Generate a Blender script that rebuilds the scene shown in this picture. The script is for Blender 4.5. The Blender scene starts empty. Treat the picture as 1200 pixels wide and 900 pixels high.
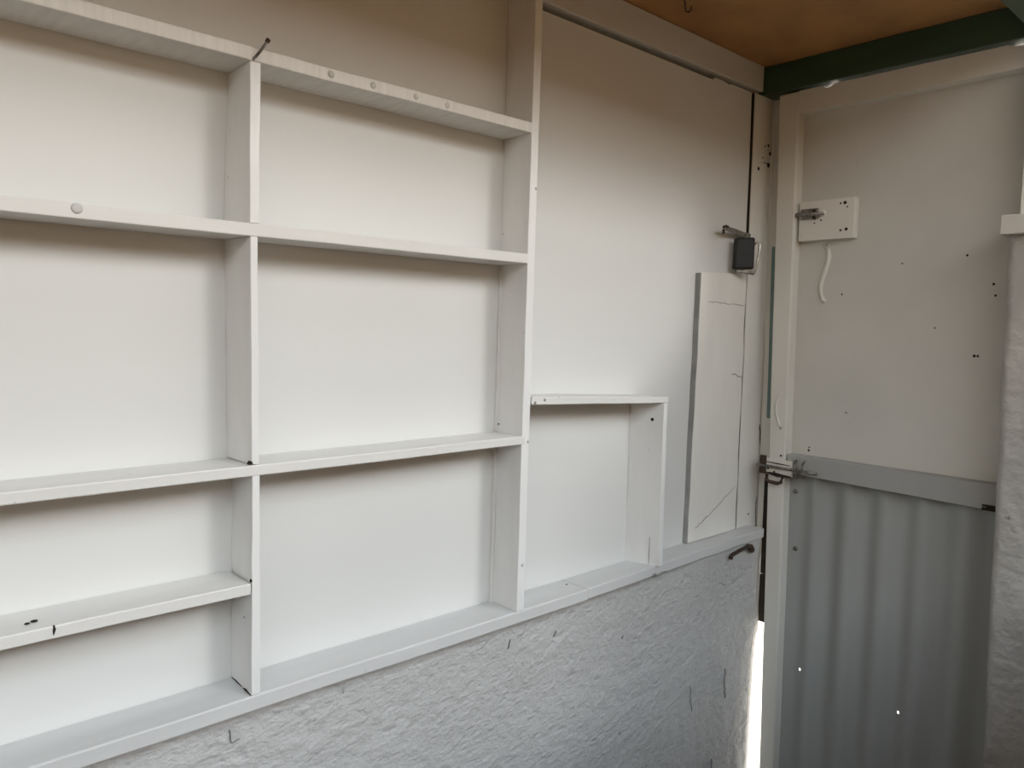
import bpy, bmesh, math, random
from mathutils import Vector, Matrix, noise

random.seed(7)
S = bpy.context.scene
COL = S.collection

# ------------------------------------------------------------------ materials
def rgb(r, g, b):                      # sRGB 0-255 -> linear
    f = lambda c: c / 12.92 if c <= 0.04045 else ((c + 0.055) / 1.055) ** 2.4
    return (f(r / 255), f(g / 255), f(b / 255), 1)

def mat(name, col, rough=0.5, spec=0.4, metal=0.0, var=0.05, vscale=6.0, stretch=(1, 1, 1),
        bump=0.1, bscale=120.0, bdist=0.002, speck=None, speck_amt=0.0, speck_scale=25.0,
        col2=None, lump=0.0, lump_scale=18.0):
    m = bpy.data.materials.new(name); m.use_nodes = True
    nt = m.node_tree; N = nt.nodes; L = nt.links
    b = N['Principled BSDF']
    b.inputs['Roughness'].default_value = rough
    b.inputs['Metallic'].default_value = metal
    b.inputs['Specular IOR Level'].default_value = spec
    tc = N.new('ShaderNodeTexCoord'); mp = N.new('ShaderNodeMapping')
    mp.inputs['Scale'].default_value = stretch
    L.new(tc.outputs['Object'], mp.inputs['Vector'])
    n = N.new('ShaderNodeTexNoise'); n.inputs['Scale'].default_value = vscale; n.inputs['Detail'].default_value = 6
    L.new(mp.outputs['Vector'], n.inputs['Vector'])
    r = N.new('ShaderNodeValToRGB')
    r.color_ramp.elements[0].position = 0.3; r.color_ramp.elements[1].position = 0.7
    c2 = col2 if col2 else tuple(c * (1 - var * 2) for c in col[:3]) + (1,)
    r.color_ramp.elements[0].color = c2
    r.color_ramp.elements[1].color = col
    L.new(n.outputs['Fac'], r.inputs['Fac'])
    out = r.outputs['Color']
    if speck:
        sn = N.new('ShaderNodeTexNoise'); sn.inputs['Scale'].default_value = speck_scale; sn.inputs['Detail'].default_value = 4
        L.new(tc.outputs['Object'], sn.inputs['Vector'])
        sr = N.new('ShaderNodeValToRGB')
        sr.color_ramp.elements[0].position = 0.70 - speck_amt; sr.color_ramp.elements[0].color = (0, 0, 0, 1)
        sr.color_ramp.elements[1].position = 0.74 - speck_amt; sr.color_ramp.elements[1].color = (1, 1, 1, 1)
        L.new(sn.outputs['Fac'], sr.inputs['Fac'])
        mx = N.new('ShaderNodeMix'); mx.data_type = 'RGBA'
        L.new(sr.outputs['Color'], mx.inputs['Factor']); L.new(out, mx.inputs['A']); mx.inputs['B'].default_value = speck
        out = mx.outputs['Result']
    L.new(out, b.inputs['Base Color'])
    bn = N.new('ShaderNodeTexNoise'); bn.inputs['Scale'].default_value = bscale; bn.inputs['Detail'].default_value = 5
    L.new(mp.outputs['Vector'], bn.inputs['Vector'])
    bp = N.new('ShaderNodeBump'); bp.inputs['Strength'].default_value = bump; bp.inputs['Distance'].default_value = bdist
    L.new(bn.outputs['Fac'], bp.inputs['Height'])
    if lump:
        ln = N.new('ShaderNodeTexNoise'); ln.inputs['Scale'].default_value = lump_scale; ln.inputs['Detail'].default_value = 3
        L.new(tc.outputs['Object'], ln.inputs['Vector'])
        b2 = N.new('ShaderNodeBump'); b2.inputs['Strength'].default_value = lump; b2.inputs['Distance'].default_value = 0.01
        L.new(ln.outputs['Fac'], b2.inputs['Height']); L.new(b2.outputs['Normal'], bp.inputs['Normal'])
    L.new(bp.outputs['Normal'], b.inputs['Normal'])
    return m

M = {}
M['panel']   = mat('white_painted_sheet', (0.697, 0.697, 0.679, 1), 0.5, 0.3, var=0.015, vscale=3, stretch=(1, 1, 3), bump=0.06, bscale=60, bdist=0.001)
M['board']   = mat('white_gloss_board', (0.74, 0.731, 0.705, 1), 0.42, 0.4, var=0.025, vscale=9, stretch=(0.6, 3, 3), bump=0.15, bscale=70, bdist=0.0012,
                   speck=(0.45, 0.43, 0.40, 1), speck_amt=-0.03, speck_scale=70)
M['grain']   = mat('white_grainy_board', (0.783, 0.77, 0.731, 1), 0.45, 0.4, var=0.06, vscale=22, stretch=(5, 0.6, 0.5), bump=0.5, bscale=40, bdist=0.0015)
M['ledge']   = mat('dusty_white_ledge', (0.636, 0.636, 0.628, 1), 0.45, 0.4, var=0.04, vscale=9, stretch=(0.6, 3, 3), bump=0.2, bscale=60, bdist=0.0012, speck=(0.45, 0.44, 0.42, 1), speck_amt=-0.02, speck_scale=40)
M['upright']  = mat('white_gloss_upright', (0.809, 0.809, 0.794, 1), 0.45, 0.4, var=0.03, vscale=9, stretch=(3, 3, 0.6), bump=0.15, bscale=70, bdist=0.0012,
                   speck=(0.42, 0.42, 0.42, 1), speck_amt=-0.03, speck_scale=60)
M['plaster'] = mat('grey_white_plaster', (0.542, 0.533, 0.52, 1), 0.42, 0.4, var=0.05, vscale=5, stretch=(0.75, 1, 1.3), bump=0.75, bscale=70, bdist=0.006,
                   lump=0.6, lump_scale=34, speck=(0.2, 0.195, 0.19, 1), speck_amt=-0.04, speck_scale=30)
M['pier']    = mat('rough_painted_masonry', (0.447, 0.43, 0.404, 1), 0.36, 0.45, var=0.06, vscale=6, bump=0.7, bscale=40, bdist=0.007,
                   lump=1.0, lump_scale=16, speck=(0.10, 0.09, 0.08, 1), speck_amt=-0.05, speck_scale=16)
M['doorwood'] = mat('door_grey_white_paint', (0.743, 0.725, 0.669, 1), 0.42, 0.4, var=0.04, vscale=5, stretch=(1, 1, 0.4), bump=0.12, bscale=60, bdist=0.001)
M['doorsheet'] = mat('door_sheet_paint', (0.636, 0.622, 0.578, 1), 0.5, 0.3, var=0.05, vscale=4, bump=0.08, bscale=40, bdist=0.001,
                     speck=(0.2, 0.19, 0.17, 1), speck_amt=-0.045, speck_scale=26)
M['iron']    = mat('painted_corrugated_iron', (0.378, 0.387, 0.37, 1), 0.45, 0.4, var=0.06, vscale=4, stretch=(1, 1, 0.3), bump=0.05, bscale=40, bdist=0.001)
M['rail'] = mat('grey_rail_paint', (0.37, 0.37, 0.353, 1), 0.42, 0.4, var=0.04, vscale=5, stretch=(1, 0.4, 1), bump=0.12, bscale=60, bdist=0.001)
M['post']    = mat('corner_post_paint', (0.809, 0.79, 0.746, 1), 0.48, 0.35, var=0.04, vscale=7, stretch=(2, 2, 0.5), bump=0.15, bscale=60, bdist=0.001)
M['beam']    = mat('painted_wall_plate', (0.653, 0.632, 0.593, 1), 0.5, 0.35, var=0.06, vscale=8, stretch=(0.5, 2, 2), bump=0.15, bscale=60, bdist=0.001)
M['green']   = mat('dark_green_paint', (0.043, 0.082, 0.047, 1), 0.4, 0.4, var=0.15, vscale=8, stretch=(2, 0.5, 2), bump=0.15, bscale=50, bdist=0.001)
M['teal']    = mat('teal_paint', (0.215, 0.318, 0.31, 1), 0.45, 0.4, var=0.15, vscale=20, bump=0.1)
M['ceil']    = mat('brown_ceiling_board', (0.50, 0.26, 0.10, 1), 0.6, 0.25, vscale=5, stretch=(1, 1.5, 1), col2=(0.32, 0.17, 0.075, 1), bump=0.1, bscale=40, bdist=0.001)
M['dark']    = mat('bare_dark_wood', (0.014, 0.010, 0.007, 1), 0.9, 0.2, var=0.2, vscale=30, bump=0.2)
M['shade_flake'] = mat('grey_shaded_edge_and_flake', (0.36, 0.36, 0.35, 1), 0.8, 0.2, var=0.15, vscale=20, bump=0.2)
M['rust']    = mat('rusty_iron', (0.10, 0.065, 0.045, 1), 0.65, 0.4, metal=0.4, var=0.3, vscale=90, bump=0.3)
M['hole']    = mat('dark_rust_and_shade', (0.035, 0.028, 0.022, 1), 0.8, 0.2, var=0.2, vscale=60)
M['steel']   = mat('dull_galvanised_steel', (0.34, 0.33, 0.31, 1), 0.45, 0.5, metal=0.5, vscale=70, col2=(0.09, 0.075, 0.06, 1), bump=0.2)
M['shinysteel'] = mat('bright_steel', (0.62, 0.61, 0.58, 1), 0.3, 0.5, metal=0.9, var=0.2, vscale=70, bump=0.1)
M['black']   = mat('black_plastic_cover', (0.012, 0.012, 0.012, 1), 0.5, 0.4, var=0.2, vscale=30, bump=0.1)
M['filler']  = mat('painted_filler_dab', (0.654, 0.645, 0.619, 1), 0.5, 0.3, var=0.12, vscale=40)
M['added_wall_wood'] = mat('brown_added_wall_boards', (0.258, 0.163, 0.082, 1), 0.8, 0.2, var=0.15, vscale=6, stretch=(4, 4, 0.5))
M['counter'] = mat('brown_added_counter_boards', (0.241, 0.129, 0.047, 1), 0.7, 0.2, var=0.15, vscale=6, stretch=(0.5, 4, 4), bump=0.1)  # brown picked so the added counter bounces warm light upward
M['floor']   = mat('brown_earth_floor', (0.06, 0.045, 0.03, 1), 0.9, 0.1, var=0.12, vscale=5, bump=0.3, bscale=30)
M['ground']  = mat('sandy_ground', (0.206, 0.125, 0.06, 1), 0.95, 0.1, var=0.1, vscale=1.5, bump=0.3, bscale=20)
M['scratch'] = mat('grey_scratch', (0.22, 0.22, 0.215, 1), 0.8, 0.2, var=0.2, vscale=40)
M['crack']   = mat('paint_crack_line', (0.33, 0.32, 0.30, 1), 0.8, 0.2, var=0.1, vscale=40)

# ------------------------------------------------------------------ helpers
def link(name, bm, m, parent=None, bevel=0.0, smooth=False):
    me = bpy.data.meshes.new(name)
    bmesh.ops.recalc_face_normals(bm, faces=bm.faces)
    root = parent
    off = Vector((0, 0, 0))
    while root is not None:
        off += root.location; root = root.parent
    bmesh.ops.translate(bm, verts=bm.verts, vec=-off)
    bm.to_mesh(me); bm.free()
    o = bpy.data.objects.new(name, me); COL.objects.link(o)
    me.materials.append(m)
    if parent is not None: o.parent = parent
    if smooth:
        for p in me.polygons: p.use_smooth = True
    if bevel > 0:
        md = o.modifiers.new('edges', 'BEVEL'); md.width = bevel; md.segments = 2
        md.limit_method = 'ANGLE'; md.angle_limit = math.radians(50)
    return o

def tag(o, label=None, cat=None, group=None, kind=None):
    if label: o['label'] = label
    if cat: o['category'] = cat
    if group: o['group'] = group
    if kind: o['kind'] = kind
    return o

def empty(name, loc, label=None, cat=None, group=None, kind=None):
    o = bpy.data.objects.new(name, None); COL.objects.link(o)
    o.location = loc; o.empty_display_size = 0.05
    return tag(o, label, cat, group, kind)

def hexa(bm, A, B, n=1, jit=0.0):
    """A, B: the two end quads (4 points each, same winding); n segments between, jitter wobbles the run"""
    rings = []
    for i in range(n + 1):
        t = i / n
        w = Vector((0, 0, 0))
        if 0 < i < n and jit:
            w = Vector([random.uniform(-jit, jit) for _ in range(3)])
        rings.append([bm.verts.new(Vector(a).lerp(Vector(b), t) + w) for a, b in zip(A, B)])
    for i in range(n):
        for k in range(4):
            bm.faces.new((rings[i][k], rings[i][(k + 1) % 4], rings[i + 1][(k + 1) % 4], rings[i + 1][k]))
    bm.faces.new(rings[0][::-1]); bm.faces.new(rings[-1])

def box(bm, x0, x1, y0, y1, z0, z1):
    hexa(bm, [(x0, y0, z0), (x0, y1, z0), (x0, y1, z1), (x0, y0, z1)],
             [(x1, y0, z0), (x1, y1, z0), (x1, y1, z1), (x1, y0, z1)])

def BOX(name, m, x0, x1, y0, y1, z0, z1, parent=None, bevel=0.0):
    bm = bmesh.new(); box(bm, x0, x1, y0, y1, z0, z1)
    return link(name, bm, m, parent, bevel)

def xboard(name, m, x0, x1, y0, y1, zl, zr, th, parent, n=10, jit=0.0006, bevel=0.0015, y0r=None):
    """a board lying along x: front edge y0 (y0r at the right end), back edge y1, underside zl -> zr"""
    y0r = y0 if y0r is None else y0r
    bm = bmesh.new()
    hexa(bm, [(x0, y0, zl), (x0, y1, zl), (x0, y1, zl + th), (x0, y0, zl + th)],
             [(x1, y0r, zr), (x1, y1, zr), (x1, y1, zr + th), (x1, y0r, zr + th)], n, jit)
    return link(name, bm, m, parent, bevel)

def tube(bm, pts, r, seg=8, flat=1.0):
    pts = [Vector(p) for p in pts]
    rings = []
    for i, p in enumerate(pts):
        t = (pts[min(i + 1, len(pts) - 1)] - pts[max(i - 1, 0)]).normalized()
        a = t.orthogonal().normalized(); 
        ref = Vector((0, 0, 1)) if abs(t.z) < 0.9 else Vector((1, 0, 0))
        a = t.cross(ref).normalized(); b = t.cross(a).normalized()
        rr = r[i] if isinstance(r, (list, tuple)) else r
        rings.append([bm.verts.new(p + a * math.cos(2 * math.pi * k / seg) * rr + b * math.sin(2 * math.pi * k / seg) * rr * flat) for k in range(seg)])
    for i in range(len(rings) - 1):
        for k in range(seg):
            bm.faces.new((rings[i][k], rings[i][(k + 1) % seg], rings[i + 1][(k + 1) % seg], rings[i + 1][k]))
    bm.faces.new(rings[0][::-1]); bm.faces.new(rings[-1])

def dome(bm, c, axis, r, h):
    """a flattened round dab standing on a face with the given outward axis"""
    c = Vector(c); ax = Vector(axis).normalized(); a = ax.orthogonal().normalized(); b = ax.cross(a)
    prev = None
    seg = 12
    for t in (-0.3, 0.0, 0.5, 0.85):
        rr = r * math.sqrt(max(0, 1 - max(t, 0) ** 2))
        ring = [bm.verts.new(c + ax * (h * t) + (a * math.cos(2 * math.pi * k / seg) + b * math.sin(2 * math.pi * k / seg)) * rr) for k in range(seg)]
        if prev:
            for k in range(seg):
                bm.faces.new((prev[k], prev[(k + 1) % seg], ring[(k + 1) % seg], ring[k]))
        else:
            bm.faces.new(ring[::-1])
        prev = ring
    bm.faces.new(prev)

def DOME(name, m, c, axis, r, h, parent):
    bm = bmesh.new(); dome(bm, c, axis, r, h); return link(name, bm, m, parent, smooth=True)

def stroke(bm, pts, w, axis, h=0.0008):
    """a thin raised line along pts lying on a face (crack, scratch)"""
    ax = Vector(axis)
    pts = [Vector(p) for p in pts]
    vs = []
    for i, p in enumerate(pts):
        t = (pts[min(i + 1, len(pts) - 1)] - pts[max(i - 1, 0)]).normalized()
        s = t.cross(ax).normalized() * (w * 0.5 * (0.35 if i in (0, len(pts) - 1) else random.uniform(0.7, 1.2)))
        vs.append([bm.verts.new(p + s - ax * 0.001), bm.verts.new(p + s * 0.6 + ax * h), bm.verts.new(p - s * 0.6 + ax * h), bm.verts.new(p - s - ax * 0.001)])
    for i in range(len(vs) - 1):
        for k in range(3):
            bm.faces.new((vs[i][k], vs[i][k + 1], vs[i + 1][k + 1], vs[i + 1][k]))

def wob(a, b, n, amp):
    a = Vector(a); b = Vector(b)
    return [a.lerp(b, i / n) + Vector((random.uniform(-amp, amp), 0, random.uniform(-amp, amp))) * (0 if i in (0, n) else 1) for i in range(n + 1)]

# ------------------------------------------------------------------ setting
XL = -2.0                                   # left end of the stall, out of frame
# outer ground, stall floor
bm = bmesh.new()                              # ground cut away beyond the door so bright sky shows through the gap
gp = [(-25, -25), (25, -25), (25, -0.9), (2.10, -0.9), (2.10, 25), (-25, 25)]
ga = [bm.verts.new((x, y, -0.05)) for x, y in gp]; gb = [bm.verts.new((x, y, -0.25)) for x, y in gp]
bm.faces.new(ga); bm.faces.new(gb[::-1])
for i in range(6): bm.faces.new((ga[i], ga[(i + 1) % 6], gb[(i + 1) % 6], gb[i]))
link('ground', bm, M['ground'])
tag(bpy.data.objects['ground'], 'bare sandy ground outside around the stall', 'ground', kind='structure')
tag(BOX('floor', M['floor'], XL - 0.1, 1.98, -1.55, 0.15, -0.06, 0.0), 'bare brown floor under the shelves and door', 'floor', kind='structure')

# shelf wall: timber backing, two painted sheets above the ledge, plaster below
wl = tag(BOX('wall_left', M['dark'], XL, 1.90, 0.030, 0.055, 0.90, 2.14), 'long white wall of painted sheets and plaster carrying the shelves', 'wall', kind='structure')
bm = bmesh.new(); box(bm, XL, 0.992, 0.0, 0.030, 0.905, 2.10); link('wall_sheet', bm, M['panel'], wl)
bm = bmesh.new()
prof = [(0.996, 0.905), (1.846, 0.905), (1.845, 1.3), (1.8450, 1.6), (1.8430, 1.75), (1.8445, 1.9), (1.8420, 2.066), (1.745, 2.0655), (1.735, 2.062), (1.70, 2.0655), (1.672, 2.0645), (1.665, 2.0575), (1.3, 2.0565), (0.996, 2.055)]
fr = [bm.verts.new((x, 0.0, z)) for x, z in prof]; bk = [bm.verts.new((x, 0.030, z)) for x, z in prof]
bm.faces.new(fr); bm.faces.new(bk[::-1])
for i in range(len(prof)):
    j = (i + 1) % len(prof); bm.faces.new((fr[i], fr[j], bk[j], bk[i]))
link('wall_sheet', bm, M['panel'], wl)

bm = bmesh.new(); box(bm, 1.8464, 1.8508, -0.003, 0.029, 0.93, 2.064); link('gap_shade_strip', bm, M['hole'], wl)  # dark strip painted in for the shade inside the crack by the post
# plaster lower wall with an uneven right-hand end (gap to the door)
ends = [(0.0, 1.880), (0.27, 1.8845), (0.46, 1.890), (0.60, 1.896), (0.632, 1.899), (0.645, 1.912), (0.70, 1.906), (0.76, 1.903), (0.83, 1.900), (0.872, 1.905), (0.902, 1.905)]
def end_x(z):
    for (z0, x0), (z1, x1) in zip(ends, ends[1:]):
        if z <= z1: return x0 + (x1 - x0) * (z - z0) / (z1 - z0)
    return ends[-1][1]
bm = bmesh.new()
zs = sorted(set([e[0] for e in ends] + [0.902 * i / 70 for i in range(71)]))
nx = 200
grid = []
for z in zs:
    row = []
    ex = end_x(z)
    for i in range(nx + 1):
        t = i / nx
        x = XL + (ex - XL) * t
        d = 0.0030 * noise.noise(Vector((x * 6, 1.3, z * 6))) + 0.0012 * noise.noise(Vector((x * 26, 4.0, z * 26)))
        if i == nx: d += 0.002
        row.append(bm.verts.new((x, -0.050 + d, z)))
    grid.append(row)
for a, b in zip(grid, grid[1:]):
    for i in range(nx):
        bm.faces.new((a[i], a[i + 1], b[i + 1], b[i]))
# end face, top and back give it its thickness
back = [bm.verts.new((end_x(z) - 0.004, 0.10, z)) for z in zs]
for k in range(len(zs) - 1):
    bm.faces.new((grid[k][nx], back[k], back[k + 1], grid[k + 1][nx]))
bl0 = bm.verts.new((XL, 0.10, 0)); bl1 = bm.verts.new((XL, 0.10, 0.902))
bm.faces.new([bl0, bl1] + back[::-1])
bm.faces.new(grid[-1] + [back[-1], bl1])
pw = link('plaster_base', bm, M['plaster'], wl, smooth=True)
tag(pw, 'rough grey plaster below the ledge')
# scratches and stains on the plaster
bm = bmesh.new()
for pts, w in [(wob((1.746, -0.0495, 0.585), (1.752, -0.0495, 0.505), 9, 0.004), 0.006),
               (wob((1.59, -0.0495, 0.585), (1.60, -0.0495, 0.52), 6, 0.004), 0.0016),
               (wob((1.110, -0.0495, 0.847), (1.104, -0.0495, 0.836), 4, 0.0012), 0.004),
               (wob((0.985, -0.0495, 0.862), (0.979, -0.0495, 0.845), 4, 0.001), 0.0016),
               (wob((1.700, -0.0495, 0.822), (1.735, -0.0495, 0.806), 4, 0.0016), 0.0016),
               (wob((1.70, -0.0495, 0.36), (1.703, -0.0495, 0.31), 4, 0.0016), 0.0016),
               (wob((0.443, -0.0495, 0.872), (0.446, -0.0495, 0.852), 3, 0.001), 0.0012),
               (wob((0.446, -0.0495, 0.852), (0.458, -0.0495, 0.854), 3, 0.001), 0.0012)]:
    stroke(bm, pts, w * 0.7, (0, -1, 0), 0.0035)
link('scratches', bm, M['crack'], pw)

# ceiling board and added light-blocking walls
tag(BOX('ceiling', M['ceil'], XL - 0.05, 2.0, -0.68, 0.06, 2.137, 2.157), 'brown bare board ceiling over the stall', 'ceiling', kind='structure')
tag(BOX('added_wall_opposite', M['added_wall_wood'], -12, 12, -5.6, -5.0, -0.05, 2.9), 'brown wall across the yard, added unseen to block low sky light', 'wall', kind='structure')  # added out of view to cut off the low sky
bm = bmesh.new()
tube(bm, [(1.396, -0.100, 2.138), (1.404, -0.097, 2.133), (1.420, -0.086, 2.131), (1.434, -0.077, 2.132), (1.444, -0.079, 2.133), (1.438, -0.088, 2.133), (1.430, -0.094, 2.138)], 0.0014, 6)
tag(link('wire_loop', bm, M['rust'], bpy.data.objects['ceiling'], smooth=True), 'small rusty wire loop')
tag(BOX('added_wall_end', M['added_wall_wood'], XL - 0.06, XL, -1.50, 0.10, 0.0, 2.20), 'brown board end wall far left, added unseen to dim the light from there', 'wall', kind='structure')  # added to shut out sky from the left, brown to bounce little

# wall plate along the top of the shelf wall
bm = bmesh.new()
hexa(bm, [(1.004, -0.012, 2.066), (1.004, 0.030, 2.066), (1.004, 0.030, 2.1365), (1.004, -0.012, 2.1365)],
         [(1.878, -0.012, 2.072), (1.878, 0.030, 2.072), (1.878, 0.030, 2.1365), (1.878, -0.012, 2.1365)], 8, 0.0008)
tag(link('trim_1', bm, M['beam'], bevel=0.002), 'white painted wall plate along the ceiling right of the tall upright', 'beam', kind='structure')
bm = bmesh.new()
hexa(bm, [(XL, -0.012, 2.066), (XL, 0.030, 2.066), (XL, 0.030, 2.1365), (XL, -0.012, 2.1365)],
         [(0.990, -0.012, 2.066), (0.990, 0.030, 2.066), (0.990, 0.030, 2.1365), (0.990, -0.012, 2.1365)], 6, 0.0008)
tag(link('trim_2', bm, M['beam'], bevel=0.002), 'white painted wall plate along the ceiling left of the tall upright', 'beam', kind='structure')

# green lintel over the door and green front beam
bm = bmesh.new()
hexa(bm, [(1.884, 0.030, 2.066), (1.96, 0.030, 2.066), (1.96, 0.030, 2.1365), (1.884, 0.030, 2.1365)],
         [(1.884, -0.74, 2.066), (1.96, -0.74, 2.066), (1.96, -0.74, 2.1365), (1.884, -0.74, 2.1365)], 8, 0.0006)
tag(link('trim_3', bm, M['green'], bevel=0.002), 'dark green lintel beam over the door', 'beam', kind='structure')
tag(BOX('trim_4', M['green'], XL - 0.05, 1.884, -0.690, -0.610, 2.071, 2.20, bevel=0.002), 'dark green front beam meeting the lintel at top right', 'beam', kind='structure')

# corner post, jamb
cp = empty('trim_5', (1.90, 0.005, 0.902), 'white corner post between the shelf wall and the door', 'post', kind='structure')
PY = -0.006
bm = bmesh.new()
hexa(bm, [(1.8505, PY, 0.902), (1.8505, 0.045, 0.902), (1.965, 0.045, 0.902), (1.965, PY, 0.902)],
         [(1.8530, PY, 2.066), (1.8530, 0.045, 2.066), (1.936, 0.045, 2.066), (1.936, PY, 2.066)], 14, 0.0010)
link('post_board', bm, M['post'], cp, 0.002)
bm = bmesh.new()
hexa(bm, [(1.962, PY - 0.005, 0.665), (1.962, 0.04, 0.665), (2.02, 0.04, 0.665), (2.02, PY - 0.005, 0.665)],
         [(1.938, PY - 0.005, 2.065), (1.938, 0.04, 2.065), (2.02, 0.04, 2.065), (2.02, PY - 0.005, 2.065)], 14, 0.001)
link('jamb', bm, M['doorwood'], cp, 0.0015)
bm = bmesh.new(); box(bm, 1.945, 2.02, -0.085, -0.0105, 0.665, 2.065)
link('door_stop', bm, M['doorwood'], cp, 0.001)
bm = bmesh.new()
hexa(bm, [(1.9432, -0.048, 1.22), (1.9432, -0.0265, 1.22), (1.947, -0.0265, 1.22), (1.947, -0.048, 1.22)],
         [(1.9432, -0.048, 1.68), (1.9432, -0.0195, 1.68), (1.947, -0.0195, 1.68), (1.947, -0.048, 1.68)], 6, 0.0004)
tag(link('jamb_strip', bm, M['teal'], cp), 'teal painted strip')
bm = bmesh.new(); box(bm, 1.931, 1.9445, -0.078, -0.034, 0.662, 0.792)  # dark boxes paint the shade in the slit beside the door
tag(link('gap_shade_filler', bm, M['hole'], cp), 'dark filler painted for the shade in the gap')
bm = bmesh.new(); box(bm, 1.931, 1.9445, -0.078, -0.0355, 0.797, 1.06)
tag(link('gap_shade_filler', bm, M['hole'], cp), 'dark filler painted for the shade in the gap')
for x, z, r in [(1.868, 1.931, .0025), (1.884, 1.935, .004), (1.895, 1.916, .005), (1.889, 1.886, .0065), (1.840, 1.870, .005), (1.865, .967, .003), (1.86, 1.90, .002)]:
    DOME('nail_hole', M['hole'], (x + 0.041, PY, z + (z - 1.45) * 0.02), (0, -1, 0), r, 0.0012, cp)
for a_, b_, n_, w_ in [((1.944, 1.20), (1.954, 1.13), 6, 0.005), ((1.946, 0.91), (1.944, 1.00), 5, 0.004), ((1.90, 1.895), (1.932, 1.899), 5, 0.002)]:
    bm = bmesh.new()                          # flaking paint on the post beside the bolt
    stroke(bm, wob((a_[0], PY - 0.0005, a_[1]), (b_[0], PY - 0.0005, b_[1]), n_, 0.0025), w_, (0, -1, 0))
    link('paint_flake', bm, M['scratch'], cp)

# ------------------------------------------------------------------ shelving
F = -0.0783
sh = empty('wall_shelving', (0.45, 0, 0.90), 'white painted plank shelving fixed across the long wall, left of the cubby', 'shelf')
sh_x0 = -0.90
def nail_specks(parent, pts, m='hole'):
    for c, ax, r, h in pts:
        DOME('nail_head', M[m], c, ax, r, h, parent)

s1 = xboard('shelf', M['grain'], sh_x0, 0.9855, F, 0, 1.7955, 1.7955, 0.0185, sh, 14)
nail_specks(s1, [((x, F, z), (0, -1, 0), 0.0052, 0.0026) for x, z in [(0.584, 1.805), (0.654, 1.805), (0.732, 1.805), (0.794, 1.8045)]], 'filler')
bm = bmesh.new()
tube(bm, [(0.467, F + 0.004, 1.7965), (0.4695, F - 0.008, 1.802), (0.4745, F - 0.014, 1.811), (0.479, F - 0.018, 1.8195)], 0.0019, 8)
bn = link('bent_nail', bm, M['steel'], s1, smooth=True)
bm = bmesh.new(); tube(bm, [(0.4785, F - 0.0175, 1.8185), (0.4805, F - 0.019, 1.8225)], 0.0031, 8); link('nail_head', bm, M['rust'], bn)
s2 = xboard('shelf', M['board'], sh_x0, 0.9835, F, 0, 1.565, 1.565, 0.0175, sh, 14)
nail_specks(s2, [((0.253, F, 1.577), (0, -1, 0), 0.0065, 0.0022)], 'filler')
s3 = xboard('shelf', M['board'], sh_x0, 0.9855, F - 0.001, 0, 1.2385, 1.2375, 0.0150, sh, 14)
s4 = xboard('shelf', M['board'], sh_x0, 0.4630, F, 0, 1.0725, 1.0710, 0.0158, sh, 8)
nail_specks(s4, [((0.206, -0.050, 1.0882), (0, 0, 1), 0.004, 0.001), ((0.198, -0.054, 1.0882), (0, 0, 1), 0.003, 0.001)])
bm = bmesh.new(); stroke(bm, [(0.2205, F - 0.0004, 1.0885), (0.2210, F - 0.0004, 1.082), (0.2200, F - 0.0004, 1.0765)], 0.0035, (0, -1, 0)); link('dent', bm, M['hole'], s4)

def upright(x0b, x1b, x0t, x1t, z0, z1, back0b=None, back0t=None, n=8, yf=F):
    bb = x0b if back0b is None else back0b; bt = x0t if back0t is None else back0t
    bm = bmesh.new()
    hexa(bm, [(x0b, yf, z0), (bb, 0, z0), (bb + (x1b - x0b), 0, z0), (x1b, yf, z0)],
             [(x0t, yf, z1), (bt, 0, z1), (bt + (x1t - x0t), 0, z1), (x1t, yf, z1)], n, 0.0005)
    return link('upright', bm, M['upright'], sh, 0.0014)
u1 = upright(0.4625, 0.4755, 0.4632, 0.4785, 1.5825, 1.7955, 0.459, 0.466)
u2 = upright(0.4640, 0.4752, 0.4632, 0.4738, 1.2535, 1.5650, 0.462, 0.460)
u3 = upright(0.4632, 0.4770, 0.4650, 0.4762, 0.9250, 1.2385, 0.467, 0.470)
u4 = upright(0.9735, 0.9925, 0.9885, 1.0065, 0.9250, 2.1365, 0.9775, 0.9935, 16)
# a dark patch painted for a shaded notch and a crack line where the uprights meet the shelves
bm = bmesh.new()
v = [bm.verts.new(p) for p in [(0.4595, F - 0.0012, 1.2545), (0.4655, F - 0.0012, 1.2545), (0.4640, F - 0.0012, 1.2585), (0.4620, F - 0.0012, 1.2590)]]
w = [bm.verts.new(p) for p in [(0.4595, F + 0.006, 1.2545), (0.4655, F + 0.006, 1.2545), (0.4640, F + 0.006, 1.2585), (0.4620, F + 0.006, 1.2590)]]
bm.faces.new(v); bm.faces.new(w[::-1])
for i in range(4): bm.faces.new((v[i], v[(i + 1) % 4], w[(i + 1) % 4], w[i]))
link('notch_shade_patch', bm, M['hole'], u2)
bm = bmesh.new()
stroke(bm, [(0.4632, F + 0.002, 0.9256), (0.4640, F + 0.020, 0.9265), (0.4648, F + 0.030, 0.9256)], 0.004, (-1, 0, 0), 0.0008)
stroke(bm, [(0.4652, F + 0.036, 0.9262), (0.4660, F + 0.052, 0.9264), (0.4668, F + 0.074, 0.9256)], 0.003, (-1, 0, 0), 0.0008)
link('joint_crack', bm, M['hole'], u3)
DOME('nail_head', M['hole'], (0.4632, F + 0.0015, 1.0905), (-1, -0.3, 0), 0.0025, 0.001, u3)
nail_specks(u3, [((0.4658, F + 0.028, 1.030), (-1, 0, 0), 0.0022, 0.0008), ((0.4660, F + 0.036, 1.002), (-1, 0, 0), 0.0028, 0.0008), ((0.4652, F + 0.024, 1.001), (-1, 0, 0), 0.002, 0.0008)], 'rust')
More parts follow.
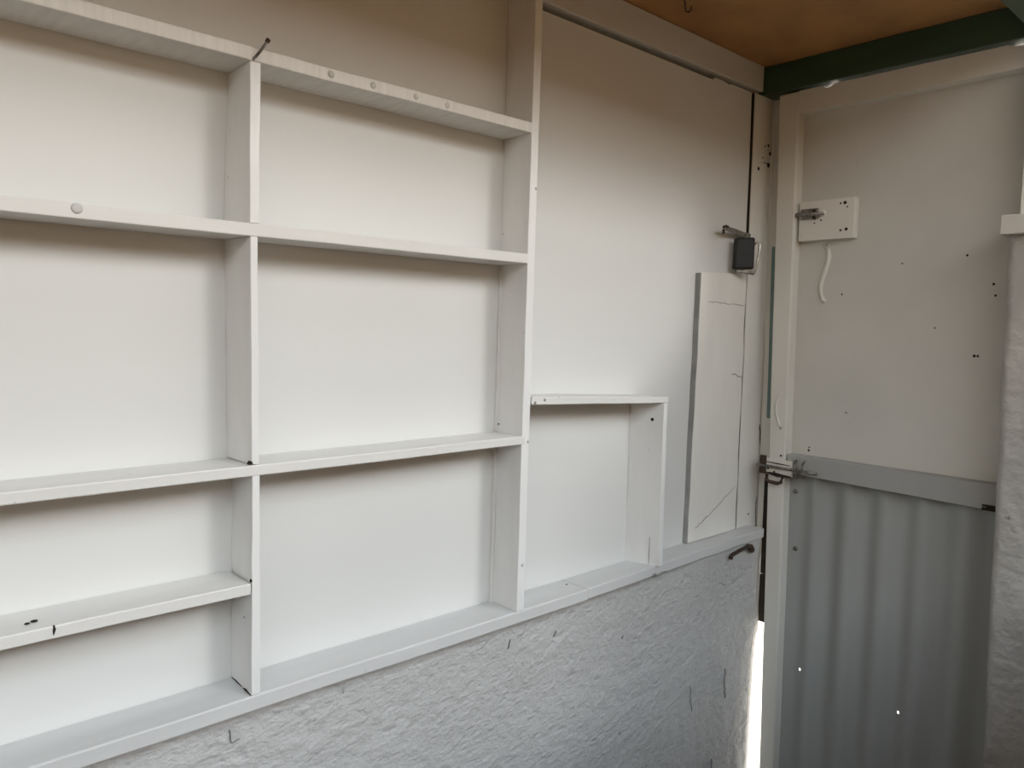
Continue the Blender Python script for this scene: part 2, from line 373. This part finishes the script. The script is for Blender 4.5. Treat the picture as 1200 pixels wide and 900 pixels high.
# thin bead of board edge behind the tall upright, filler dabs on its front
bm = bmesh.new(); hexa(bm, [(0.971, -0.008, 0.925), (0.971, 0.0, 0.925), (0.9765, 0.0, 0.925), (0.9765, -0.008, 0.925)],
                           [(0.9755, -0.008, 1.2375), (0.9755, 0.0, 1.2375), (0.981, 0.0, 1.2375), (0.981, -0.008, 1.2375)])
link('bead', bm, M['board'], u4)
bm = bmesh.new(); hexa(bm, [(0.9775, -0.006, 1.2530), (0.9775, 0.0, 1.2530), (0.982, 0.0, 1.2530), (0.982, -0.006, 1.2530)],
                           [(0.9815, -0.006, 1.5645), (0.9815, 0.0, 1.5645), (0.986, 0.0, 1.5645), (0.986, -0.006, 1.5645)])
link('bead', bm, M['board'], u4)
nail_specks(u4, [((0.9855, F, 1.012), (0, -1, 0), 0.0035, 0.0025), ((0.994, F, 1.2415), (0, -1, 0), 0.0035, 0.0025), ((0.9985, F, 1.70), (0, -1, 0), 0.003, 0.002)], 'filler')
nail_specks(u4, [((0.9790, -0.012, 1.268), (-1, 0, 0), 0.0018, 0.0008)])

# ledge boards along the top of the plaster
bm = bmesh.new()
hexa(bm, [(sh_x0, F - 0.0005, 0.9015), (sh_x0, 0, 0.9015), (sh_x0, 0, 0.9235), (sh_x0, F - 0.0005, 0.9235)],
         [(1.1728, F, 0.902), (1.1728, 0, 0.902), (1.1728, 0, 0.9255), (1.1728, F, 0.9255)], 18, 0.0006)
l1 = tag(link('ledge_board', bm, M['ledge'], bevel=0.0025), 'long white ledge board on the plaster under the shelving', 'ledge')
nail_specks(l1, [((0.571, -0.062, 0.9236), (0, 0, 1), 0.0045, 0.0012), ((0.564, -0.063, 0.9236), (0, 0, 1), 0.0035, 0.0012), ((0.529, -0.071, 0.9236), (0, 0, 1), 0.003, 0.0012), ((1.16, -0.03, 0.9252), (0, 0, 1), 0.003, 0.001)])
bm = bmesh.new()
hexa(bm, [(1.1735, F + 0.0015, 0.9030), (1.1735, 0, 0.9030), (1.1735, 0, 0.9255), (1.1735, F + 0.0015, 0.9255)],
         [(1.905, -0.0555, 0.9035), (1.905, 0, 0.9035), (1.905, 0, 0.9285), (1.905, -0.0555, 0.9285)], 10, 0.0006)
l2 = tag(link('ledge_board', bm, M['ledge'], bevel=0.0025), 'shorter white ledge board from the cubby to the corner post', 'ledge')
bm = bmesh.new(); stroke(bm, wob((1.39, F + 0.004, 0.9085), (1.45, F + 0.006, 0.9045), 6, 0.002), 0.004, (0, -1, 0)); link('flaked_paint', bm, M['shade_flake'], l2)

# cubby right of the tall upright
cb = empty('cubby', (1.21, 0, 0.925), 'small white cubby of two boards right of the tall upright', 'shelf')
bm = bmesh.new()
hexa(bm, [(1.001, F, 1.309), (0.999, 0, 1.309), (0.999, 0, 1.3245), (1.001, F, 1.3245)],
         [(1.4225, F, 1.2915), (1.400, 0, 1.2915), (1.400, 0, 1.305), (1.4225, F, 1.305)], 6, 0.0005)
t = link('top_board', bm, M['board'], cb, 0.0014)
nail_specks(t, [((1.009, F, 1.3125), (0, -1, 0), 0.003, 0.002), ((1.034, F, 1.3165), (0, -1, 0), 0.003, 0.002)], 'shade_flake')
bm = bmesh.new()
hexa(bm, [(1.4085, F + 0.001, 0.9255), (1.386, 0, 0.9255), (1.400, 0, 0.9255), (1.4235, F + 0.001, 0.9255)],
         [(1.4075, F + 0.001, 1.2913), (1.386, 0, 1.2913), (1.398, 0, 1.2913), (1.4205, F + 0.001, 1.2913)], 8, 0.0005)
s = link('side_board', bm, M['upright'], cb, 0.0014)
nail_specks(s, [((1.4005, -0.052, 1.2535), (-1, -0.28, 0), 0.0042, 0.0012)])
bm = bmesh.new(); stroke(bm, [(1.4015, -0.055, 0.928), (1.4015, -0.055, 0.945), (1.4015, -0.0555, 0.99)], 0.0022, (-1, -0.28, 0), 0.0006); link('split', bm, M['crack'], s)

# narrow offcut board nailed flat between the cubby and the corner post
bm = bmesh.new()
hexa(bm, [(1.612, -0.014, 0.929), (1.612, 0, 0.929), (1.8295, 0, 0.929), (1.8295, -0.014, 0.929)],
         [(1.6265, -0.014, 1.5925), (1.6265, 0, 1.5925), (1.8315, 0, 1.601), (1.8315, -0.014, 1.601)], 10, 0.0010)
ob = tag(link('offcut_board', bm, M['post'], bevel=0.0008), 'narrow upright offcut board fixed flat against the wall beneath the padlock', 'board')
bm = bmesh.new()
hexa(bm, [(1.6085, -0.0135, 0.930), (1.6085, 0, 0.930), (1.6118, 0, 0.930), (1.6118, -0.0135, 0.930)],
         [(1.6230, -0.0135, 1.5915), (1.6230, 0, 1.5915), (1.6262, 0, 1.5915), (1.6262, -0.0135, 1.5915)], 10, 0.0010)
tag(link('shaded_edge', bm, M['shade_flake'], ob), 'side edge with its shade put into the grey')  # greyed in colour for the side turned away from the light
bm = bmesh.new()
stroke(bm, wob((1.655, -0.0140, 1.524), (1.829, -0.0140, 1.519), 9, 0.0018), 0.0028, (0, -1, 0))
link('crack_line', bm, M['crack'], ob)
bm = bmesh.new()
stroke(bm, wob((1.778, -0.0140, 1.345), (1.829, -0.0140, 1.331), 6, 0.0025), 0.0035, (0, -1, 0))
link('crack_line', bm, M['crack'], ob)
bm = bmesh.new()
stroke(bm, wob((1.640, -0.0140, 0.962), (1.70, -0.0140, 0.985), 6, 0.002), 0.0025, (0, -1, 0))
stroke(bm, wob((1.70, -0.0140, 0.985), (1.82, -0.0140, 1.045), 7, 0.003), 0.0011, (0, -1, 0))
link('scuff_line', bm, M['crack'], ob)

# ------------------------------------------------------------------ hasp, padlock, hook
hs = empty('hasp', (1.80, -0.035, 1.70), 'rusty steel hasp strip sticking out above the black padlock', 'hasp')
bm = bmesh.new()
hexa(bm, [(1.694, -0.032, 1.6985), (1.694, -0.0295, 1.6985), (1.694, -0.0295, 1.710), (1.694, -0.032, 1.710)],
         [(1.850, -0.0095, 1.690), (1.850, -0.007, 1.690), (1.850, -0.007, 1.706), (1.850, -0.0095, 1.706)], 6, 0.0005)
link('strap', bm, M['steel'], hs, 0.0006)
bm = bmesh.new()
tube(bm, [(1.706, -0.031, 1.708), (1.694, -0.033, 1.7085), (1.683, -0.034, 1.705), (1.681, -0.035, 1.697), (1.683, -0.035, 1.689)], 0.0034, 8)
link('hook_end', bm, M['rust'], hs, smooth=True)

pl = empty('padlock', (1.780, -0.034, 1.604), 'black covered padlock hanging on the corner post', 'padlock')
bm = bmesh.new()
a = math.radians(-38); ca, sa = math.cos(a), math.sin(a)
C0 = Vector((1.778, -0.034, 1.6480))
def pt(u, v, w): return C0 + Vector((u * ca - v * sa, u * sa + v * ca, w))
hw, hd, hh = 0.0255, 0.012, 0.0405
hexa(bm, [pt(-hw, -hd, -hh), pt(-hw, hd, -hh), pt(hw, hd, -hh + 0.002), pt(hw, -hd, -hh + 0.002)],
         [pt(-hw + .002, -hd, hh - .002), pt(-hw + .002, hd, hh - .002), pt(hw, hd, hh), pt(hw, -hd, hh)])
o = link('body', bm, M['black'], pl, 0.005)
bm = bmesh.new()
q = [pt(0.028, 0.004, 0.022), pt(0.034, 0.000, 0.030), pt(0.040, -0.004, 0.022), pt(0.039, -0.004, 0.0), pt(0.034, -0.003, -0.03), pt(0.030, -0.002, -0.046), pt(0.026, 0.0, -0.052)]
tube(bm, q, [0.0022, 0.0026, 0.003, 0.003, 0.0032, 0.0036, 0.0022], 8)
link('shackle', bm, M['shinysteel'], pl, smooth=True)
bm = bmesh.new()
hexa(bm, [pt(-0.018, -0.004, -hh - .006), pt(-0.018, 0.008, -hh - .006), pt(-0.018, 0.008, -hh + .004), pt(-0.018, -0.004, -hh + .004)],
         [pt(0.030, -0.004, -hh - .011), pt(0.030, 0.008, -hh - .011), pt(0.030, 0.008, -hh + .004), pt(0.030, -0.004, -hh + .004)])
link('staple', bm, M['steel'], pl, 0.001)

bm = bmesh.new()
tube(bm, [(1.735, -0.060, 0.878), (1.742, -0.060, 0.886), (1.775, -0.061, 0.892), (1.815, -0.062, 0.896)], [0.0055, 0.005, 0.0045, 0.005], 8)
hk = tag(link('wall_hook', bm, M['rust'], smooth=True), 'rusty iron hook under the ledge end near the door', 'hook')
bm = bmesh.new(); tube(bm, [(1.812, -0.060, 0.898), (1.822, -0.064, 0.894), (1.832, -0.062, 0.884), (1.842, -0.058, 0.880)], [0.005, 0.0085, 0.009, 0.005], 10)
link('eye_plate', bm, M['rust'], hk, smooth=True)

# ------------------------------------------------------------------ door
dr = empty('door_1', (1.92, -0.38, 0.0), 'grey-white timber door with a corrugated iron lower half', 'door', kind='structure')
XD = 1.900
YR = -0.700
# left stile leans a little
def yl(z): return -0.0445 - (2.065 - z) * 0.0168      # outer edge
def yi(z): return -0.0995 - (2.0 - z) * 0.0088        # inner edge
bm = bmesh.new()
n = 16
rings = []
for i in range(n + 1):
    z = 0.02 + (2.062 - 0.02) * i / n
    w = random.uniform(-0.0005, 0.0005)
    rings.append([bm.verts.new(p) for p in [(XD, yl(z) + w, z), (XD + 0.040, yl(z) + w, z), (XD + 0.040, yi(z) + w, z), (XD, yi(z) + w, z)]])
for i in range(n):
    for k in range(4):
        bm.faces.new((rings[i][k], rings[i][(k + 1) % 4], rings[i + 1][(k + 1) % 4], rings[i + 1][k]))
bm.faces.new(rings[0][::-1]); bm.faces.new(rings[-1])
link('stile', bm, M['doorwood'], dr, 0.004)
BOX('stile', M['doorwood'], XD, XD + 0.04, YR, -0.612, 0.02, 2.060, dr, 0.003)
# top rail, its upper edge chipped so that daylight shows in two places
bm = bmesh.new()
tp = [(-0.0995, 2.0625), (-0.156, 2.0625), (-0.162, 2.0590), (-0.168, 2.0560), (-0.176, 2.0555), (-0.184, 2.0580), (-0.190, 2.0625), (-0.400, 2.063), (-0.560, 2.063), (-0.572, 2.0580), (-0.592, 2.0560), (-0.612, 2.0560)]
lo = [(-0.612, 2.010), (-0.0995, 2.006)]
pr = tp + lo
a_ = [bm.verts.new((XD, y, z)) for y, z in pr]; b_ = [bm.verts.new((XD + 0.040, y, z)) for y, z in pr]
bm.faces.new(a_); bm.faces.new(b_[::-1])
for i in range(len(pr)):
    j = (i + 1) % len(pr); bm.faces.new((a_[i], a_[j], b_[j], b_[i]))
link('top_rail', bm, M['doorwood'], dr, 0.0008)
bm = bmesh.new()
hexa(bm, [(XD + 0.001, -0.112, 1.088), (XD + 0.037, -0.112, 1.088), (XD + 0.037, -0.112, 1.137), (XD + 0.001, -0.112, 1.137)],
         [(XD + 0.001, -0.612, 1.076), (XD + 0.037, -0.612, 1.076), (XD + 0.037, -0.612, 1.134), (XD + 0.001, -0.612, 1.134)], 8, 0.0006)
mr = link('middle_rail', bm, M['rail'], dr, 0.002)
ps = BOX('upper_sheet', M['doorsheet'], XD + 0.034, XD + 0.039, -0.66, -0.09, 1.10, 2.03, dr)
for y, z, r in [(-0.525, 1.409, .0035), (-0.532, 1.409, .003), (-0.498, 1.632, .0028), (-0.554, 1.567, .003), (-0.559, 1.542, .0028), (-0.154, 1.149, .003), (-0.155, 1.157, .0022), (-0.22, 1.55, .0022), (-0.36, 1.62, .002), (-0.44, 1.47, .002)]:
    DOME('nail_hole', M['hole'], (XD + 0.0342, y, z), (-1, 0, 0), r, 0.0015, ps)
# corrugated iron lower half, with two nail holes letting daylight through
bm = bmesh.new()
ys = [-0.095 - 0.0045 * i for i in range(129)]
zz = [0.03 + 0.006 * k for k in range(179)]
def cx(y, z):
    amp = 0.0085 * min(1.0, max(0.0, (-0.12 - y) / 0.06))
    return XD + 0.034 + amp * math.cos(2 * math.pi * (y + 0.222) / 0.0875) + 0.0015 * noise.noise(Vector((y * 5, z * 2.5, 0)))
vg = [[bm.verts.new((cx(y, z), y, z)) for y in ys] for z in zz]
holes = [(-0.160, 0.568), (-0.407, 0.544)]
hidx = set()
for hy, hz in holes:
    hidx.add((min(range(len(zz) - 1), key=lambda k: abs(zz[k] + .003 - hz)), min(range(len(ys) - 1), key=lambda i: abs(ys[i] - .00225 - hy))))
for k in range(len(zz) - 1):
    for i in range(len(ys) - 1):
        if (k, i) in hidx: continue
        bm.faces.new((vg[k][i], vg[k][i + 1], vg[k + 1][i + 1], vg[k + 1][i]))
ci = link('corrugated_sheet', bm, M['iron'], dr, smooth=True)
for y, z in [(-0.124, 1.036), (-0.130, 0.884)]:
    DOME('nail_head', M['steel'], (cx(y, z) - 0.001, y, z), (-1, 0, 0), 0.0065, 0.004, ci)
# tower bolt at the middle rail
bo = BOX('bolt', M['doorwood'], XD - 0.0050, XD, -0.131, -0.050, 1.078, 1.121, dr, 0.001)
tag(bo, 'old steel tower bolt')
bm = bmesh.new(); tube(bm, [(XD - 0.010, -0.034, 1.1005), (XD - 0.010, -0.10, 1.0995), (XD - 0.010, -0.160, 1.0990), (XD - 0.010, -0.199, 1.0985)], 0.0038, 10)
link('bolt_rod', bm, M['steel'], bo, smooth=True)
bm = bmesh.new()
for y0, y1 in [(-0.140, -0.162)]:
    tube(bm, [(XD - 0.003, y0, 1.124), (XD - 0.012, y0 - 0.002, 1.120), (XD - 0.017, (y0 + y1) / 2, 1.106), (XD - 0.016, (y0 + y1) / 2, 1.094), (XD - 0.010, y0 - 0.004, 1.084), (XD - 0.003, y0 - 0.002, 1.080)], 0.0036, 8)
    tube(bm, [(XD - 0.003, y1, 1.124), (XD - 0.012, y1, 1.118), (XD - 0.015, y1, 1.100), (XD - 0.010, y1, 1.086), (XD - 0.003, y1, 1.082)], 0.003, 8)
link('bolt_guide', bm, M['steel'], bo, smooth=True)
bm = bmesh.new(); box(bm, XD - 0.012, XD - 0.004, -0.059, -0.042, 1.078, 1.127)
link('keeper_plate', bm, M['rust'], bo, 0.002)
bm = bmesh.new()
tube(bm, [(XD - 0.006, -0.062, 1.078), (XD - 0.012, -0.064, 1.064), (XD - 0.014, -0.075, 1.060), (XD - 0.014, -0.096, 1.059), (XD - 0.012, -0.106, 1.063), (XD - 0.006, -0.107, 1.078)], 0.0050, 8)
link('staple', bm, M['rust'], bo, smooth=True)
bm = bmesh.new()
stroke(bm, [(XD - 0.0052, -0.058, 1.1105), (XD - 0.0052, -0.09, 1.109), (XD - 0.0052, -0.125, 1.108)], 0.005, (-1, 0, 0))
stroke(bm, [(XD - 0.0052, -0.056, 1.082), (XD - 0.0052, -0.09, 1.0795), (XD - 0.0052, -0.130, 1.079)], 0.010, (-1, 0, 0))  # dark stroke painted as the shadow below the plate
for y, z in [(-0.098, 1.131), (-0.064, 1.093), (-0.082, 1.086)]:
    dome(bm, (XD - 0.0048, y, z), (-1, 0, 0), 0.003, 0.001)
link('rust_and_shadow_mark', bm, M['hole'], bo)
# backing block with a small bolt on the upper sheet
lb = BOX('latch_block', M['doorwood'], XD + 0.012, XD + 0.034, -0.252, -0.1085, 1.6855, 1.7850, dr, 0.002)
bm = bmesh.new(); tube(bm, [(XD + 0.004, -0.104, 1.752), (XD + 0.005, -0.14, 1.751), (XD + 0.005, -0.178, 1.750)], [0.005, 0.0055, 0.004], 10)
lr = link('small_bolt', bm, M['steel'], lb, smooth=True)
bm = bmesh.new(); box(bm, XD + 0.006, XD + 0.012, -0.160, -0.116, 1.739, 1.765); link('bolt_plate', bm, M['steel'], lb, 0.001)
bm = bmesh.new(); box(bm, XD + 0.004, XD + 0.013, -0.155, -0.147, 1.738, 1.762); link('bolt_band', bm, M['hole'], lb, 0.001)
DOME('bolt_knob', M['doorwood'], (XD + 0.008, -0.172, 1.752), (-1, 0, 0), 0.009, 0.006, lb)
for y, z, r in [(-0.215, 1.772, .0025), (-0.226, 1.7725, .0042), (-0.232, 1.762, .002), (-0.218, 1.706, .003), (-0.232, 1.708, .004), (-0.150, 1.729, .002), (-0.167, 1.735, .0025)]:
    DOME('nail_hole', M['hole'], (XD + 0.012, y, z), (-1, 0, 0), r, 0.0012, lb)
# wavy painted strap under the block and a squiggle of old rope mark on the stile
bm = bmesh.new()
pts = [(-0.170, 1.676), (-0.179, 1.662), (-0.183, 1.646), (-0.180, 1.628), (-0.174, 1.608), (-0.168, 1.588), (-0.164, 1.570), (-0.165, 1.553), (-0.171, 1.540), (-0.178, 1.531)]
tube(bm, [(XD + 0.0335, y, z) for y, z in pts], 0.0058, 8, 1.0)
link('wavy_strap', bm, M['doorwood'], dr, smooth=True)
bm = bmesh.new()
pts = [(-0.094, 1.300), (-0.085, 1.285), (-0.080, 1.265), (-0.080, 1.245), (-0.084, 1.228), (-0.092, 1.214), (-0.098, 1.200)]
tube(bm, [(XD - 0.0002, y + 0.004, z) for y, z in pts], 0.0035, 8)
link('paint_drip', bm, M['doorwood'], dr, smooth=True)
bm = bmesh.new()
box(bm, XD - 0.006, XD - 0.002, -0.625, -0.571, 1.0845, 1.0890); box(bm, XD - 0.006, XD - 0.002, -0.625, -0.570, 1.0765, 1.0820)
box(bm, XD - 0.004, XD - 0.0015, -0.625, -0.578, 1.078, 1.087)
tag(link('hinge', bm, M['hole'], dr), 'blackened strap hinge')

# ------------------------------------------------------------------ front: added counter, masonry pier, plate, post
tag(BOX('added_counter', M['counter'], XL, 1.96, -1.50, -0.965, 0.0, 1.08), 'wide unseen counter below the viewpoint, added to block light', 'wall', kind='structure')  # added out of view to keep light off the lower door and pier
tag(BOX('wall_right', M['pier'], 1.80, 1.96, -1.50, -0.80, 0.0, 1.655), 'masonry wall running on from the pier to the added counter', 'wall', kind='structure')
bm = bmesh.new()
hexa(bm, [(XL - 0.06, -0.60, 2.20), (XL - 0.06, -0.60, 2.23), (XL - 0.06, -1.70, 2.71), (XL - 0.06, -1.70, 2.68)],
         [(2.05, -0.60, 2.20), (2.05, -0.60, 2.23), (2.05, -1.70, 2.71), (2.05, -1.70, 2.68)])
tag(link('added_roof', bm, M['ceil']), 'unseen brown boards sloping up from the front beam, added to shape the light', 'added_roof', kind='structure')  # added overhead, out of view, to limit the high sky light
bm = bmesh.new()
nz, ny, nxp = 70, 14, 10
def edge(z): return -0.6125 - 0.0010 - (1.655 - z) * 0.0155 - 0.004 * noise.noise(Vector((3.1, 0, z * 7)))
ring_pts = lambda z: ([(1.800, edge(z) - (0.80 + edge(z)) * i / ny) for i in range(ny + 1)] +
                      [(1.80 + 0.16 * i / nxp, -0.80) for i in range(1, nxp + 1)] +
                      [(1.96, -0.80 + (0.80 + edge(z)) * i / ny) for i in range(1, ny + 1)] +
                      [(1.96 - 0.16 * i / nxp, edge(z)) for i in range(1, nxp)])
prev = None
for k in range(nz + 1):
    z = 1.655 * k / nz
    ring = []
    for x, y in ring_pts(z):
        d = 0.006 * noise.noise(Vector((x * 9, y * 9, z * 9))) + 0.0022 * noise.noise(Vector((x * 30, y * 30, z * 30)))
        ring.append(bm.verts.new((x + d, y + d * 0.5, z)))
    if prev:
        m_ = len(ring)
        for i in range(m_): bm.faces.new((prev[i], prev[(i + 1) % m_], ring[(i + 1) % m_], ring[i]))
    else: bm.faces.new(ring[::-1])
    prev = ring
bm.faces.new(prev)
tag(link('pillar', bm, M['pier'], smooth=True), 'rough plastered masonry pier at the right edge before the door', 'pillar', kind='structure')
tag(BOX('plank_end', M['doorsheet'], 1.780, 1.955, -1.45, -0.602, 1.6555, 1.6935, bevel=0.002), 'white plank end resting on top of the masonry pier', 'plank')
tag(BOX('trim_6', M['doorwood'], 1.86, 1.895, -0.655, -0.6135, 1.6935, 2.1075, bevel=0.002), 'thin post standing on the plank at the right edge', 'post', kind='structure')

# ------------------------------------------------------------------ light
W = bpy.data.worlds.new('sky'); S.world = W; W.use_nodes = True
nt = W.node_tree; N = nt.nodes; L = nt.links
bg = N['Background']
tc = N.new('ShaderNodeTexCoord'); sp = N.new('ShaderNodeSeparateXYZ'); rp = N.new('ShaderNodeValToRGB')
L.new(tc.outputs['Generated'], sp.inputs['Vector']); L.new(sp.outputs['Z'], rp.inputs['Fac'])
rp.color_ramp.elements[0].position = 0.12; rp.color_ramp.elements[0].color = (0.84, 0.76, 0.66, 1)
rp.color_ramp.elements[1].position = 0.55; rp.color_ramp.elements[1].color = (0.78, 0.90, 1.0, 1)
L.new(rp.outputs['Color'], bg.inputs['Color']); bg.inputs['Strength'].default_value = 4.25

sun = bpy.data.lights.new('sun', 'SUN'); sun.energy = 0.8; sun.angle = math.radians(12); sun.color = (1.0, 0.985, 0.96)
so = bpy.data.objects.new('sun', sun); COL.objects.link(so)
so.rotation_euler = Vector((0.38, -1.0, 0.48)).to_track_quat('Z', 'Y').to_euler()

# ------------------------------------------------------------------ camera
cd = bpy.data.cameras.new('camera'); cam = bpy.data.objects.new('camera', cd); COL.objects.link(cam)
cd.sensor_width = 36; cd.lens = 27.486; cd.clip_start = 0.02
R = Matrix(((0.7333217, 0.0331623, -0.6790725), (-0.6795334, 0.0677240, -0.7305121), (0.0217640, 0.9971528, 0.0721984)))
cam.matrix_world = Matrix.Translation((0, -1.1, 1.45)) @ R.to_4x4()
S.camera = cam
S.view_settings.view_transform = 'Standard'; S.view_settings.look = 'None'
S.view_settings.exposure = 0.0; S.view_settings.gamma = 1.0; S.view_settings.use_curve_mapping = False
